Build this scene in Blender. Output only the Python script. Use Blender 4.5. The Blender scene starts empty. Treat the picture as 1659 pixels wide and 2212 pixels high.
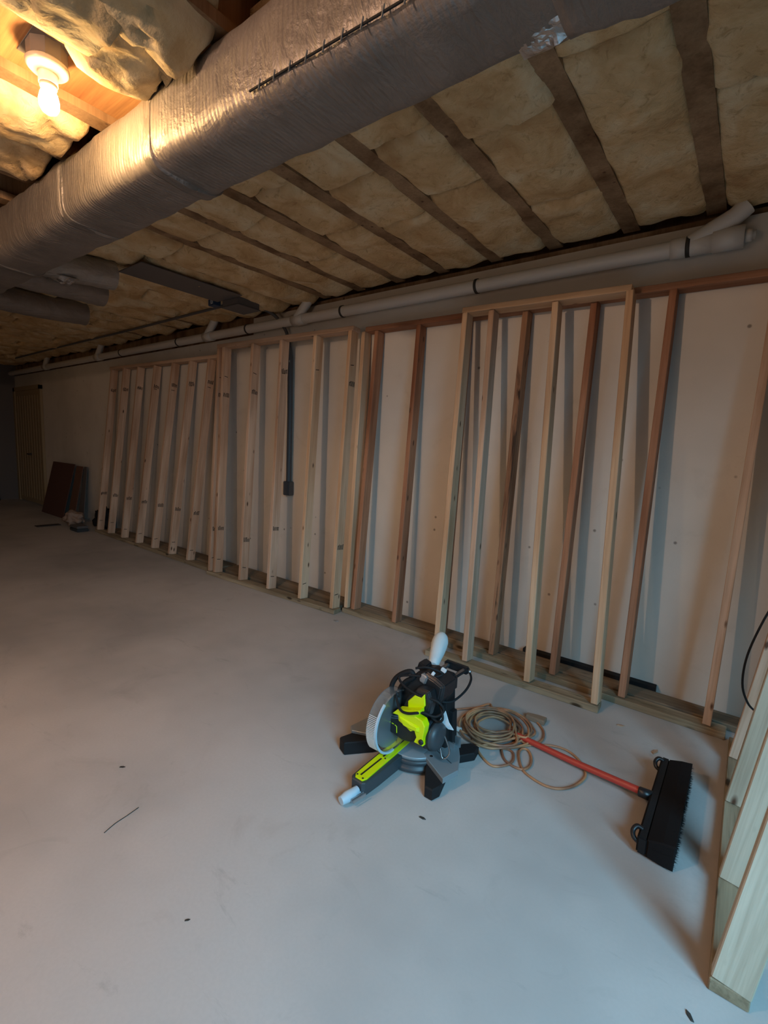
import bpy, bmesh, math, random
from mathutils import Vector, Matrix, noise
random.seed(7)
SC = bpy.context.scene
COL = SC.collection
PI = math.pi

# ------------------------------------------------------------------ camera
YAW, PITCH, ROLL = math.radians(37.4356), math.radians(-7.6613), math.radians(2.6190)
FPX = 1022.42
cam_d = bpy.data.cameras.new('camera'); cam = bpy.data.objects.new('camera', cam_d); COL.objects.link(cam)
f = Vector((-math.sin(YAW)*math.cos(PITCH), math.cos(YAW)*math.cos(PITCH), math.sin(PITCH)))
r = Vector((math.cos(YAW), math.sin(YAW), 0)); u = r.cross(f)
rr = r*math.cos(ROLL)+u*math.sin(ROLL); uu = -r*math.sin(ROLL)+u*math.cos(ROLL)
M = Matrix((rr, uu, -f)).transposed().to_4x4(); M.translation = (0, 0, 1.4)
cam.matrix_world = M
cam_d.sensor_fit = 'HORIZONTAL'; cam_d.sensor_width = 36; cam_d.lens = FPX/1659*36
cam_d.clip_start = 0.05
SC.camera = cam

# ------------------------------------------------------------------ world, lights, exposure
w = bpy.data.worlds.new('world'); SC.world = w; w.use_nodes = True
bg = w.node_tree.nodes['Background']; bg.inputs[0].default_value = (0.62, 0.74, 0.9, 1); bg.inputs[1].default_value = 0.03
def area(name, loc, target, size, sy, energy, color):
    d = bpy.data.lights.new(name, 'AREA'); d.shape = 'RECTANGLE'; d.size = size; d.size_y = sy
    d.energy = energy; d.color = color
    o = bpy.data.objects.new(name, d); COL.objects.link(o); o.location = loc
    o.rotation_euler = (Vector(target)-Vector(loc)).to_track_quat('-Z', 'Y').to_euler()
    return o
dl = area('daylight_doorway', (1.9, -0.3, 2.0), (-0.2, 1.0, 0.0), 1.3, 1.6, 45, (0.30, 0.70, 1.0)); dl.data.spread = math.radians(88)
area('warm_fill_behind', (-1.8, -2.6, 1.3), (-2.4, 3.2, 1.7), 1.8, 1.2, 14, (1.0, 0.72, 0.52))  # added warm fill for wall, floor and ceiling; no window known there
def point_light(name, loc, e, c):
    d = bpy.data.lights.new(name, 'POINT'); d.energy = e; d.color = c; d.shadow_soft_size = 0.04
    o = bpy.data.objects.new(name, d); COL.objects.link(o); o.location = loc
point_light('second_bulb_farther_left', (-8.6, 0.95, 2.35), 3, (1.0, 0.58, 0.24))
point_light('warm_fill_overhead', (-1.7, -0.7, 2.5), 92, (1.0, 0.63, 0.41))  # added warm fill for the middle of the room, no known bulb
BULB_STRENGTH = 390.0
BULB_COLOR = (1.0, 0.62, 0.26)
SC.view_settings.view_transform = 'Standard'; SC.view_settings.look = 'None'
SC.view_settings.gamma = 1.0; SC.view_settings.use_curve_mapping = False
SC.view_settings.exposure = 0.0

# ------------------------------------------------------------------ materials
def mat(name, color, rough=0.7, metal=0.0, spec=0.5):
    m = bpy.data.materials.new(name); m.use_nodes = True
    b = m.node_tree.nodes['Principled BSDF']
    b.inputs['Base Color'].default_value = (*color, 1); b.inputs['Roughness'].default_value = rough
    b.inputs['Metallic'].default_value = metal
    b.inputs['Specular IOR Level'].default_value = spec
    return m
class NT:
    def __init__(s, m): s.t = m.node_tree; s.n = s.t.nodes; s.b = s.n['Principled BSDF']
    def new(s, t, **kw):
        nd = s.n.new(t)
        for k, v in kw.items(): setattr(nd, k, v)
        return nd
    def link(s, a, b): s.t.links.new(a, b)
    def coords(s, scale, kind='Object', rand=True):
        tc = s.new('ShaderNodeTexCoord'); mp = s.new('ShaderNodeMapping')
        mp.inputs['Scale'].default_value = scale
        src = tc.outputs[kind]
        if rand:
            oi = s.new('ShaderNodeObjectInfo'); ad = s.new('ShaderNodeVectorMath', operation='ADD')
            ml = s.new('ShaderNodeMath', operation='MULTIPLY'); ml.inputs[1].default_value = 37.0
            s.link(oi.outputs['Random'], ml.inputs[0]); s.link(src, ad.inputs[0]); s.link(ml.outputs[0], ad.inputs[1]); src = ad.outputs[0]
        s.link(src, mp.inputs['Vector']); return mp.outputs[0]
    def noise(s, vec, scale, detail=4, rough=0.55, dist=0.0):
        n = s.new('ShaderNodeTexNoise'); n.inputs['Scale'].default_value = scale; n.inputs['Detail'].default_value = detail
        n.inputs['Roughness'].default_value = rough; n.inputs['Distortion'].default_value = dist
        s.link(vec, n.inputs['Vector']); return n.outputs['Fac']
    def ramp(s, fac, stops):
        rp = s.new('ShaderNodeValToRGB'); e = rp.color_ramp.elements
        while len(e) < len(stops): e.new(0.5)
        for i, (p, c) in enumerate(stops): e[i].position = p; e[i].color = (*c, 1) if len(c) == 3 else c
        s.link(fac, rp.inputs[0]); return rp.outputs[0]
    def mix(s, fac, a, b, mode='MIX'):
        mx = s.new('ShaderNodeMix', data_type='RGBA', blend_type=mode)
        for i, v in ((0, fac), (6, a), (7, b)):
            if hasattr(v, 'links'): s.link(v, mx.inputs[i])
            else: mx.inputs[i].default_value = v if i == 0 else (*v, 1)
        return mx.outputs[2]
    def bump(s, h, strength, dist):
        bp = s.new('ShaderNodeBump'); bp.inputs['Strength'].default_value = strength; bp.inputs['Distance'].default_value = dist
        s.link(h, bp.inputs['Height']); s.link(bp.outputs[0], s.b.inputs['Normal']); return bp
    def color(s, c): s.link(c, s.b.inputs['Base Color'])

def wood(name, c1, c2, knot=(0.10, 0.05, 0.03), knots=0.07, streak=None):
    m = mat(name, c1, 0.72, spec=0.25); t = NT(m)
    v = t.coords((1, 1, 1))
    mp = t.new('ShaderNodeMapping'); mp.inputs['Scale'].default_value = (60, 60, 2.2); t.link(v, mp.inputs[0])
    g = t.noise(mp.outputs[0], 1.0, 5, 0.6, 0.6)
    mp3 = t.new('ShaderNodeMapping'); mp3.inputs['Scale'].default_value = (6, 6, 0.9); t.link(v, mp3.inputs[0])
    g2 = t.noise(mp3.outputs[0], 1.0, 2)
    c = t.ramp(g, [(0.3, c2), (0.62, c1)])
    c = t.mix(t.ramp(g2, [(0.35, (0, 0, 0)), (0.7, (1, 1, 1))]), c, t.mix(0.75, c, c2, 'MULTIPLY'))
    if streak:
        mp4 = t.new('ShaderNodeMapping'); mp4.inputs['Scale'].default_value = (16, 16, 1.6); t.link(v, mp4.inputs[0])
        c = t.mix(t.ramp(t.noise(mp4.outputs[0], 1.0, 4, 0.7, 1.2), [(0.56, (0, 0, 0)), (0.68, (1, 1, 1))]), c, streak)
    mp2 = t.new('ShaderNodeMapping'); mp2.inputs['Scale'].default_value = (11, 11, 4.0); t.link(v, mp2.inputs[0])
    vo = t.new('ShaderNodeTexVoronoi'); vo.inputs['Scale'].default_value = 1.0; vo.inputs['Randomness'].default_value = 1.0
    t.link(mp2.outputs[0], vo.inputs['Vector'])
    k = t.ramp(vo.outputs['Distance'], [(knots*0.8, (1, 1, 1)), (knots*1.7, (0, 0, 0))])
    t.color(t.mix(k, c, knot)); t.bump(g, 0.25, 0.002)
    return m
W_PALE = wood('pale_spruce', (0.66, 0.49, 0.37), (0.52, 0.37, 0.26))
W_CREAM = wood('cream_spruce', (0.72, 0.53, 0.36), (0.58, 0.41, 0.27))
W_RED = wood('reddish_fir', (0.47, 0.25, 0.15), (0.34, 0.165, 0.09), streak=None)
W_BARK = wood('reddish_fir_with_wane', (0.42, 0.24, 0.14), (0.30, 0.16, 0.09), streak=(0.05, 0.03, 0.02))
W_TREAT = wood('treated_pine', (0.42, 0.345, 0.235), (0.28, 0.22, 0.145), knot=(0.05, 0.035, 0.02), knots=0.10, streak=(0.14, 0.115, 0.07))
W_PLANK = wood('brown_treated_plank', (0.30, 0.235, 0.165), (0.20, 0.155, 0.105), streak=(0.10, 0.08, 0.06))
W_GRAY = wood('weathered_pale_pine', (0.56, 0.49, 0.38), (0.43, 0.36, 0.27), knots=0.10)
W_DARK = wood('joist_lumber', (0.38, 0.25, 0.145), (0.28, 0.18, 0.10))
W_OSB = wood('subfloor', (0.50, 0.27, 0.12), (0.36, 0.18, 0.08))
W_BROWN = mat('brown_hardboard', (0.095, 0.042, 0.030), 0.75)

def concrete(name, base, dark, warm, floor=False):
    m = mat(name, base, 0.8 if not floor else 0.62, spec=0.35); t = NT(m)
    v = t.coords((1, 1, 1), rand=False)
    big = t.noise(v, 0.7, 4, 0.6); mid = t.noise(v, 3.0, 6, 0.65, 0.8); fine = t.noise(v, 90, 3)
    c = t.ramp(big, [(0.35, dark), (0.6, base)])
    c = t.mix(t.ramp(mid, [(0.28, (0.5, 0.5, 0.5)), (0.42, (0, 0, 0))]), c, t.mix(0.4, c, dark, 'MULTIPLY'))
    c = t.mix(t.ramp(fine, [(0.4, (0.10, 0.10, 0.10)), (0.6, (0, 0, 0))]), c, dark)
    if not floor:
        vo = t.new('ShaderNodeTexVoronoi'); vo.inputs['Scale'].default_value = 5.5; t.link(v, vo.inputs['Vector'])
        c = t.mix(t.ramp(vo.outputs['Distance'], [(0.035, (0.75, 0.75, 0.75)), (0.07, (0, 0, 0))]), c, (0.12, 0.10, 0.085))
    else:
        n3 = t.noise(t.coords((0.8, 2.4, 1), rand=False), 2.1, 7, 0.72, 1.6)
        c = t.mix(t.ramp(n3, [(0.60, (0, 0, 0)), (0.74, (0.55, 0.55, 0.55))]), c, tuple(x*0.8 for x in dark))
    t.color(c); t.bump(fine, 0.12, 0.002)
    return m
C_FLOOR = concrete('concrete_slab', (0.51, 0.485, 0.465), (0.36, 0.35, 0.34), None, True)
C_WALL = concrete('poured_concrete', (0.67, 0.63, 0.57), (0.57, 0.535, 0.48), None)
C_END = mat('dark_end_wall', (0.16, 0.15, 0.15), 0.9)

def glass_wool():
    m = mat('fiberglass_wool', (0.5, 0.38, 0.17), 0.95, spec=0.1); t = NT(m)
    v = t.coords((1, 1, 1))
    a = t.noise(v, 4.0, 5, 0.6, 0.6); b = t.noise(v, 22, 5, 0.7, 1.0)
    c = t.ramp(a, [(0.32, (0.52, 0.33, 0.16)), (0.5, (0.68, 0.49, 0.27)), (0.68, (0.78, 0.65, 0.43))])
    c = t.mix(t.ramp(b, [(0.3, (0.6, 0.6, 0.6)), (0.45, (0, 0, 0))]), c, (0.36, 0.21, 0.09))
    t.color(c); t.bump(b, 0.6, 0.02)
    return m
WOOL = glass_wool()
def wool_face():
    m = mat('batt_pale_wool', (0.62, 0.55, 0.40), 0.95, spec=0.1); t = NT(m)
    v = t.coords((1, 1, 1)); a = t.noise(v, 5, 5, 0.6, 0.8)
    t.color(t.ramp(a, [(0.35, (0.44, 0.32, 0.17)), (0.6, (0.58, 0.49, 0.32))])); t.bump(t.noise(v, 26, 4), 0.5, 0.015); return m
WOOLP = wool_face()
def foil(name, c, rough, wr=0.5, metal=0.85, grid=True):
    m = mat(name, c, rough, metal); t = NT(m)
    v = t.coords((1, 1, 1), rand=False)
    mp = t.new('ShaderNodeMapping'); mp.inputs['Scale'].default_value = (15, 4, 5); t.link(v, mp.inputs[0])
    wv = t.noise(mp.outputs[0], 1.0, 6, 0.6, 1.5)
    n2 = t.noise(v, 5, 5, 0.6, 0.8)
    t.color(t.ramp(n2, [(0.3, tuple(x*0.75 for x in c)), (0.7, c)]))
    mx = t.new('ShaderNodeMath', operation='ADD'); t.link(wv, mx.inputs[0]); t.link(n2, mx.inputs[1])
    h = mx.outputs[0]
    if grid:
        wx = t.new('ShaderNodeTexWave', wave_type='BANDS', bands_direction='X'); wx.inputs['Scale'].default_value = 16
        wx.inputs['Distortion'].default_value = 0.4; t.link(v, wx.inputs['Vector'])
        m2 = t.new('ShaderNodeMath', operation='MULTIPLY'); m2.inputs[1].default_value = 0.10; t.link(wx.outputs['Fac'], m2.inputs[0])
        m3 = t.new('ShaderNodeMath', operation='ADD'); t.link(h, m3.inputs[0]); t.link(m2.outputs[0], m3.inputs[1]); h = m3.outputs[0]
    t.bump(h, wr, 0.02)
    return m
FOIL = foil('foil_facing', (0.30, 0.265, 0.245), 0.46, 0.62, 0.45)
FOIL_TAPE = foil('foil_tape', (0.66, 0.67, 0.70), 0.22, 0.35, 0.95, False)
SEAM = foil('foil_seam', (0.26, 0.235, 0.22), 0.42, 0.6, 0.5, False)
PVC = mat('white_pvc', (0.62, 0.59, 0.55), 0.4)
STRAP = mat('dark_strap', (0.05, 0.045, 0.04), 0.6, 0.3)
GREY_PL = mat('grey_conduit_plastic', (0.075, 0.075, 0.08), 0.5)
GREY_BOX = mat('grey_box_metal', (0.13, 0.12, 0.12), 0.6, 0.2)
PORC = mat('white_porcelain', (0.50, 0.47, 0.41), 0.3)
BLACK = mat('black_plastic', (0.012, 0.013, 0.015), 0.38)
BLACKM = mat('matt_black_rubber', (0.012, 0.012, 0.013), 0.7, spec=0.25)
CHAR = mat('charcoal_plastic', (0.035, 0.045, 0.052), 0.45)
CAST = mat('cast_grey_metal', (0.24, 0.28, 0.30), 0.42, 0.3)
ALU = mat('aluminium', (0.42, 0.44, 0.46), 0.32, 0.8)
LIME = mat('lime_yellow_plastic', (0.66, 0.78, 0.0), 0.35)
STEEL = mat('steel_tube', (0.30, 0.29, 0.29), 0.25, 0.9)
BAG = mat('pale_grey_cloth', (0.58, 0.63, 0.64), 0.85)
PALEB = mat('pale_blue_grey_plastic', (0.46, 0.56, 0.63), 0.5)
WHITE = mat('white_label', (0.75, 0.78, 0.8), 0.5)
REDP = mat('red_painted_handle', (0.46, 0.045, 0.030), 0.42)
BRISTLE = mat('black_bristles', (0.011, 0.009, 0.009), 0.9, spec=0.15)
INK = mat('black_ink', (0.015, 0.012, 0.010), 0.9)
BLUEP = mat('blue_plastic', (0.02, 0.05, 0.11), 0.5)
DOORM = mat('pale_door_panel', (0.34, 0.26, 0.15), 0.6)
def cordm():
    m = mat('tan_cord_jacket', (0.36, 0.19, 0.09), 0.5); t = NT(m); v = t.coords((1, 1, 1))
    t.color(t.ramp(t.noise(v, 7, 3), [(0.35, (0.24, 0.11, 0.065)), (0.6, (0.50, 0.25, 0.12))])); return m
CORD = cordm()
def clear_plastic():
    m = mat('clear_guard_plastic', (0.88, 0.92, 0.93), 0.12); b = m.node_tree.nodes['Principled BSDF']
    b.inputs['Transmission Weight'].default_value = 0.9; b.inputs['IOR'].default_value = 1.25
    b.inputs['Alpha'].default_value = 0.42; return m
CLEAR = clear_plastic()
EMIT = mat('lit_bulb_glass', (1, 1, 1), 0.5)
EMIT.node_tree.nodes['Principled BSDF'].inputs['Emission Color'].default_value = (*BULB_COLOR, 1)
EMIT.node_tree.nodes['Principled BSDF'].inputs['Emission Strength'].default_value = BULB_STRENGTH

# ------------------------------------------------------------------ helpers
def link(name, me, parent=None, loc=None, m=None):
    if m is not None and not me.materials: me.materials.append(m)
    o = bpy.data.objects.new(name, me); COL.objects.link(o)
    if parent is not None: o.parent = parent
    if loc is not None: o.location = loc
    return o
def tag(o, label=None, cat=None, group=None, kind=None):
    if label: o['label'] = label
    if cat: o['category'] = cat
    if group: o['group'] = group
    if kind: o['kind'] = kind
    return o
def empty(name, loc, rz=0, **kw):
    o = bpy.data.objects.new(name, None); COL.objects.link(o); o.location = loc; o.rotation_euler = (0, 0, rz)
    o.empty_display_size = 0.1
    tag(o, **kw); return o
def mesh(name, vs, fs, smooth=False):
    me = bpy.data.meshes.new(name); me.from_pydata([tuple(v) for v in vs], [], fs); me.update()
    if smooth:
        for p in me.polygons: p.use_smooth = True
    return me
class MB:
    """collects shapes into one mesh"""
    def __init__(s): s.v = []; s.f = []; s.sm = []
    def add(s, vs, fs, smooth=False):
        n = len(s.v); s.v += [tuple(v) for v in vs]; s.f += [tuple(i+n for i in q) for q in fs]; s.sm += [smooth]*len(fs); return s
    def box(s, a, b, rot=None, piv=None):
        x0, y0, z0 = a; x1, y1, z1 = b
        vs = [Vector(p) for p in ((x0, y0, z0), (x1, y0, z0), (x1, y1, z0), (x0, y1, z0), (x0, y0, z1), (x1, y0, z1), (x1, y1, z1), (x0, y1, z1))]
        if rot is not None:
            c = Vector(piv) if piv else (Vector(a)+Vector(b))/2
            vs = [c+rot @ (p-c) for p in vs]
        return s.add(vs, [(0, 3, 2, 1), (4, 5, 6, 7), (0, 1, 5, 4), (1, 2, 6, 5), (2, 3, 7, 6), (3, 0, 4, 7)])
    def prism(s, pts, axis, a, b, inset=0.0):
        """extrude polygon (2D points) along axis between a and b; axis y: pts are (x,z); x: (y,z); z: (x,y)"""
        def mk(p, t):
            return {'y': (p[0], t, p[1]), 'x': (t, p[0], p[1]), 'z': (p[0], p[1], t)}[axis]
        n = len(pts); cx = sum(p[0] for p in pts)/n; cy = sum(p[1] for p in pts)/n
        def ins(p): 
            d = math.hypot(p[0]-cx, p[1]-cy) or 1; k = max(0.0, 1-inset/d); return (cx+(p[0]-cx)*k, cy+(p[1]-cy)*k)
        area2 = sum(pts[i][0]*pts[(i+1) % n][1]-pts[(i+1) % n][0]*pts[i][1] for i in range(n))
        if area2 < 0: pts = pts[::-1]
        e = inset*0.8*(1 if b > a else -1)
        if inset > 0: rings = [[mk(ins(p), a) for p in pts], [mk(p, a+e) for p in pts], [mk(p, b-e) for p in pts], [mk(ins(p), b) for p in pts]]
        else: rings = [[mk(p, a) for p in pts], [mk(p, b) for p in pts]]
        vs = [v for r_ in rings for v in r_]; fs = []
        for k in range(len(rings)-1):
            for i in range(n):
                j = (i+1) % n; fs.append((k*n+i, k*n+j, (k+1)*n+j, (k+1)*n+i))
        fs.append(tuple(range(n))[::-1]); fs.append(tuple((len(rings)-1)*n+i for i in range(n)))
        return s.add(vs, fs)
    def tube(s, pts, rad, seg=8, cap=True, sq=1.0):
        pts = [Vector(p) for p in pts]; n = len(pts); vs = []; fs = []
        rads = rad if isinstance(rad, (list, tuple)) else [rad]*n
        up = Vector((0, 0, 1)); prev = None
        for i, p in enumerate(pts):
            t = (pts[min(i+1, n-1)]-pts[max(i-1, 0)]).normalized()
            if prev is None:
                a = up if abs(t.dot(up)) < 0.95 else Vector((1, 0, 0)); nx = t.cross(a).normalized()
            else:
                nx = (prev-t*prev.dot(t)).normalized()
            prev = nx; ny = t.cross(nx)
            for k in range(seg):
                an = 2*PI*k/seg; vs.append(p+nx*math.cos(an)*rads[i]+ny*math.sin(an)*rads[i]*sq)
        for i in range(n-1):
            for k in range(seg):
                k2 = (k+1) % seg; fs.append((i*seg+k, i*seg+k2, (i+1)*seg+k2, (i+1)*seg+k))
        s.add(vs, fs, True)
        if cap:
            s.add([vs[k] for k in range(seg)], [tuple(range(seg))[::-1]]); s.add([vs[(n-1)*seg+k] for k in range(seg)], [tuple(range(seg))])
        return s
    def lathe(s, prof, seg=32, axis='z', c=(0, 0, 0), smooth=True):
        """prof: list of (radius, height)"""
        n = len(prof); vs = []; fs = []
        for (ra, h) in prof:
            for k in range(seg):
                an = 2*PI*k/seg; a, b = ra*math.cos(an), ra*math.sin(an)
                p = {'z': (a, b, h), 'x': (h, a, b), 'y': (b, h, a)}[axis]
                vs.append((p[0]+c[0], p[1]+c[1], p[2]+c[2]))
        for i in range(n-1):
            for k in range(seg):
                k2 = (k+1) % seg; fs.append((i*seg+k, i*seg+k2, (i+1)*seg+k2, (i+1)*seg+k))
        if prof[0][0] > 1e-4: fs.append(tuple(range(seg))[::-1])
        if prof[-1][0] > 1e-4: fs.append(tuple((n-1)*seg+k for k in range(seg)))
        return s.add(vs, fs, smooth)
    def build(s, name, m, parent=None, loc=None, bevel=0, auto=True):
        me = bpy.data.meshes.new(name); me.from_pydata(s.v, [], s.f); me.update()
        for p, q in zip(me.polygons, s.sm): p.use_smooth = q
        bm = bmesh.new(); bm.from_mesh(me)
        bmesh.ops.recalc_face_normals(bm, faces=bm.faces)
        if bevel:
            ed = [e for e in bm.edges if len(e.link_faces) == 2 and e.calc_face_angle(0) > 0.6]
            bmesh.ops.bevel(bm, geom=ed, offset=bevel, segments=2, affect='EDGES', clamp_overlap=True)
        bm.to_mesh(me); bm.free()
        return link(name, me, parent, loc, m)
def smooth_path(pts, n=6, closed=False):
    """Catmull-Rom"""
    P = [Vector(p) for p in pts]; out = []
    for i in range(len(P)-1):
        p0 = P[max(i-1, 0)]; p1 = P[i]; p2 = P[i+1]; p3 = P[min(i+2, len(P)-1)]
        for k in range(n):
            t = k/n; out.append(0.5*((2*p1)+(-p0+p2)*t+(2*p0-5*p1+4*p2-p3)*t*t+(-p0+3*p1-3*p2+p3)*t**3))
    out.append(P[-1]); return out
_board_cache = {}
def board_mesh(wd, dp, L):
    key = (round(wd, 3), round(dp, 3), round(L, 2))
    if key not in _board_cache:
        b = MB().box((-wd/2, -dp/2, 0), (wd/2, dp/2, L))
        me = bpy.data.meshes.new('board'); me.from_pydata(b.v, [], b.f)
        bm = bmesh.new(); bm.from_mesh(me); bmesh.ops.bevel(bm, geom=list(bm.edges), offset=0.003, segments=1, affect='EDGES'); bm.to_mesh(me); bm.free()
        _board_cache[key] = me
    return _board_cache[key]
def board(name, m, p0, p1, parent, xdir=(1, 0, 0), wd=0.038, dp=0.089):
    """board whose centre line runs p0-p1 (world), wide wd along xdir, dp across"""
    p0, p1 = Vector(p0), Vector(p1); z = (p1-p0); L = z.length; z.normalize()
    x = Vector(xdir); x = (x-z*x.dot(z)).normalized(); y = z.cross(x)
    me = board_mesh(wd, dp, L).copy(); me.materials.clear(); me.materials.append(m)
    o = bpy.data.objects.new(name, me); COL.objects.link(o)
    mw = Matrix((x, y, z)).transposed().to_4x4()
    base = parent.location if parent is not None else Vector((0, 0, 0))
    mw.translation = p0-base
    o.parent = parent
    o.matrix_local = mw
    return o, L

# ------------------------------------------------------------------ structure
WY = 3.20
X0, X1, Y0 = -12.1, 5.0, -4.0
fl = MB().box((X0-0.2, Y0, -0.15), (X1, WY+0.3, 0)).build('floor', C_FLOOR); tag(fl, kind='structure')
wb = empty('wall_back', (0, WY, 0), kind='structure')
MB().box((-4.27, 0, 0), (0.62, 0.25, 2.675)).build('concrete_panel', C_WALL, wb)
MB().box((X0-0.2, 0, 0), (-4.27, 0.25, 2.51)).build('concrete_panel', C_WALL, wb)
MB().box((-4.27, 0.03, 2.675), (0.62, 0.22, 2.715)).build('sill_plate', W_DARK, wb)
MB().box((X0, 0.03, 2.51), (-4.27, 0.22, 2.715)).build('sill_plate', W_DARK, wb)
MB().box((X0-0.2, 0.2, 2.715), (0.62, 0.24, 2.97)).build('rim_board', W_DARK, wb)
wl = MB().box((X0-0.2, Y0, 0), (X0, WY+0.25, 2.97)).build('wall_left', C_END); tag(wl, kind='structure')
wr_ = MB().box((0.47, 2.42, 0), (0.62, WY, 2.97)).build('wall_right', C_WALL); tag(wr_, kind='structure')  # wall the near frame leans on, length shaped to shade the corner
wf = MB().box((X0, Y0-0.15, 0), (-2.0, Y0, 2.97)).build('wall_front', C_WALL); tag(wf, kind='structure')  # unseen partial wall, added to keep ambient light off the left end

# ceiling: subfloor, joists, batts
ceil = MB().box((X0-0.2, Y0, 2.96), (X1, WY+0.3, 2.99)).build('ceiling', W_OSB); tag(ceil, kind='structure')
jx = [0.94, 0.52, 0.11, -0.305, -0.715, -1.155, -1.56, -1.985, -2.385]
while jx[-1] > X0+0.4: jx.append(jx[-1]-0.41)
jm = MB()
jm.box((-0.044, 0, 0), (0.044, WY-Y0, 0.04)).box((-0.006, 0, 0.04), (0.006, WY-Y0, 0.205)).box((-0.033, 0, 0.205), (0.033, WY-Y0, 0.239))
jme = bpy.data.meshes.new('joist'); jme.from_pydata(jm.v, [], jm.f); jme.materials.append(W_DARK)
for x in jx:
    link('joist', jme, ceil, (x, Y0, 2.72))
# cross pieces in the open lamp bay
board('cover_board', W_OSB, (-2.352, 0.72, 2.765), (-2.018, 0.72, 2.765), ceil, (0, 1, 0), 0.90, 0.02)

def batt_mesh(wd, L, sag, seed, seg=(14, 30), lift=0.0, rough=1.0, thick=0.13, tuck=None):
    nx = seg[0]; ny = max(10, int(seg[1]*L)); vs = []; fs = []
    for j in range(ny+1):
        v_ = j/ny; e = min(1, min(v_, 1-v_)*L/0.03)
        ey = math.sqrt(max(0, 1-(1-e)**2))
        for i in range(nx+1):
            u_ = -1+2*i/nx
            prof = (1-abs(u_)**3.2)
            x = u_*wd/2*(1+0.02*noise.noise(Vector((seed, v_*L*6, i*.2)))); y = v_*L
            nz = noise.fractal(Vector((x*4.5+seed*9, y*4.5, seed)), 1.0, 2.0, 4)*0.022*rough
            nz += -abs(noise.noise(Vector((x*1.5+seed*3, y*2.1+seed, 3.3))))*0.02*rough
            cr = abs(noise.noise(Vector((x*1.1+seed*5, y*3.7+x*1.5, 8.1))))
            nz += 0.022*rough*max(0, 1-cr/0.05)
            ex = 0.020*noise.noise(Vector((seed+5+u_, y*7, 0)))*(abs(u_) > .8)
            z = -(sag*(0.25+0.75*prof)*(0.6+0.4*ey)) + nz*prof + (1-ey)*0.018
            if abs(u_) > 0.93: z += 0.012
            vs.append((x+ex*(1 if u_ > 0 else -1), y, z))
    top = len(vs)
    for j in range(ny+1):
        for i in range(nx+1):
            pass
    for j in range(ny):
        for i in range(nx):
            a = j*(nx+1)+i; fs.append((a, a+nx+1, a+nx+2, a+1))
    # border walls up and a flat top
    ring = [i for i in range(nx+1)]+[j*(nx+1)+nx for j in range(1, ny+1)]+[ny*(nx+1)+i for i in range(nx-1, -1, -1)]+[j*(nx+1) for j in range(ny-1, 0, -1)]
    for k in ring: vs.append((vs[k][0], vs[k][1], thick))
    n = len(ring)
    for k in range(n):
        k2 = (k+1) % n; fs.append((ring[k], ring[k2], top+k2, top+k))
    fs.append(tuple(top+k for k in range(n))[::-1])
    return mesh('insulation_batt', vs, fs, True)
rs = random.Random(3)
bays = [(jx[i+1], jx[i]) for i in range(len(jx)-1)]
for bi, (xa, xb) in enumerate(bays):
    cx = (xa+xb)/2; wd = (xb-xa)-0.068
    deep = xb < -3.0
    cuts = [1.12, 1.12+rs.uniform(.55, .95), 0, 3.17]
    cuts[2] = cuts[1]+rs.uniform(.45, .7)
    if bi == 2: cuts = [1.12, 1.7, 2.2, 3.17]
    if rs.random() < 0.45: cuts[2] = cuts[1]
    for k in range(3):
        ya, yb = cuts[k], cuts[k+1]
        if yb-ya < 0.1: continue
        me = batt_mesh(wd, yb-ya-0.004, rs.uniform(.0, .018)+(0.035 if deep else 0.008), rs.random()*50, rough=1.25 if deep else 1.0)
        o = link('insulation_batt', me, ceil, (cx, ya, 2.722+rs.uniform(-.004, .006)), WOOL)
        if deep: o.rotation_euler = (rs.uniform(-.02, .02), rs.uniform(-.10, .04), 0)
    # in front of the duct (camera side)
    if xb < -2.5 or xa > -1.2:
        if not (-3.9 < cx < -2.4):
            me = batt_mesh(wd, 1.5, rs.uniform(.01, .03), rs.random()*50)
            link('insulation_batt', me, ceil, (cx, -0.55, 2.715), WOOL)
# loose bulging batts round the lamp
def loose(name, cx, y, wd, L, sag, rot, label, m=WOOLP, seed=1.0, z=2.71, rough=1.6):
    me = batt_mesh(wd, L, sag, seed, (22, 44), rough=rough, thick=0.10)
    o = link(name, me, None, (cx, y, z), m); o.rotation_euler = rot
    tag(o, label, 'insulation', 'loose insulation batts round the ceiling lamp'); return o
loose('insulation_batt', -1.775, -0.02, 0.36, 0.80, 0.085, (0, 0, 0), 'large sagging cream batt between joists, just right of the lit bulb', seed=4.2)
loose('insulation_batt', -1.86, 0.74, 0.33, 0.25, 0.075, (0.10, -0.1, 0.05), 'crumpled cream batt end hanging to the duct, right of the lampholder', seed=9.1, rough=2.6)
loose('insulation_batt', -1.60, 0.62, 0.22, 0.36, 0.075, (0.05, 0.25, 0.15), 'pale torn batt lump against the duct beside the dark open bay', seed=21.1, rough=3.2)
loose('insulation_batt', -2.60, 0.30, 0.36, 0.66, 0.05, (0, 0.05, 0), 'lumpy yellow batt hanging left of the bare bulb above the duct', WOOL, seed=14.2, rough=2.0)
loose('insulation_batt', -3.0, 0.25, 0.36, 0.70, 0.03, (0, 0.02, 0), 'dim yellow batt at the left picture edge above the duct', WOOL, seed=11.2, rough=1.6)

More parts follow.
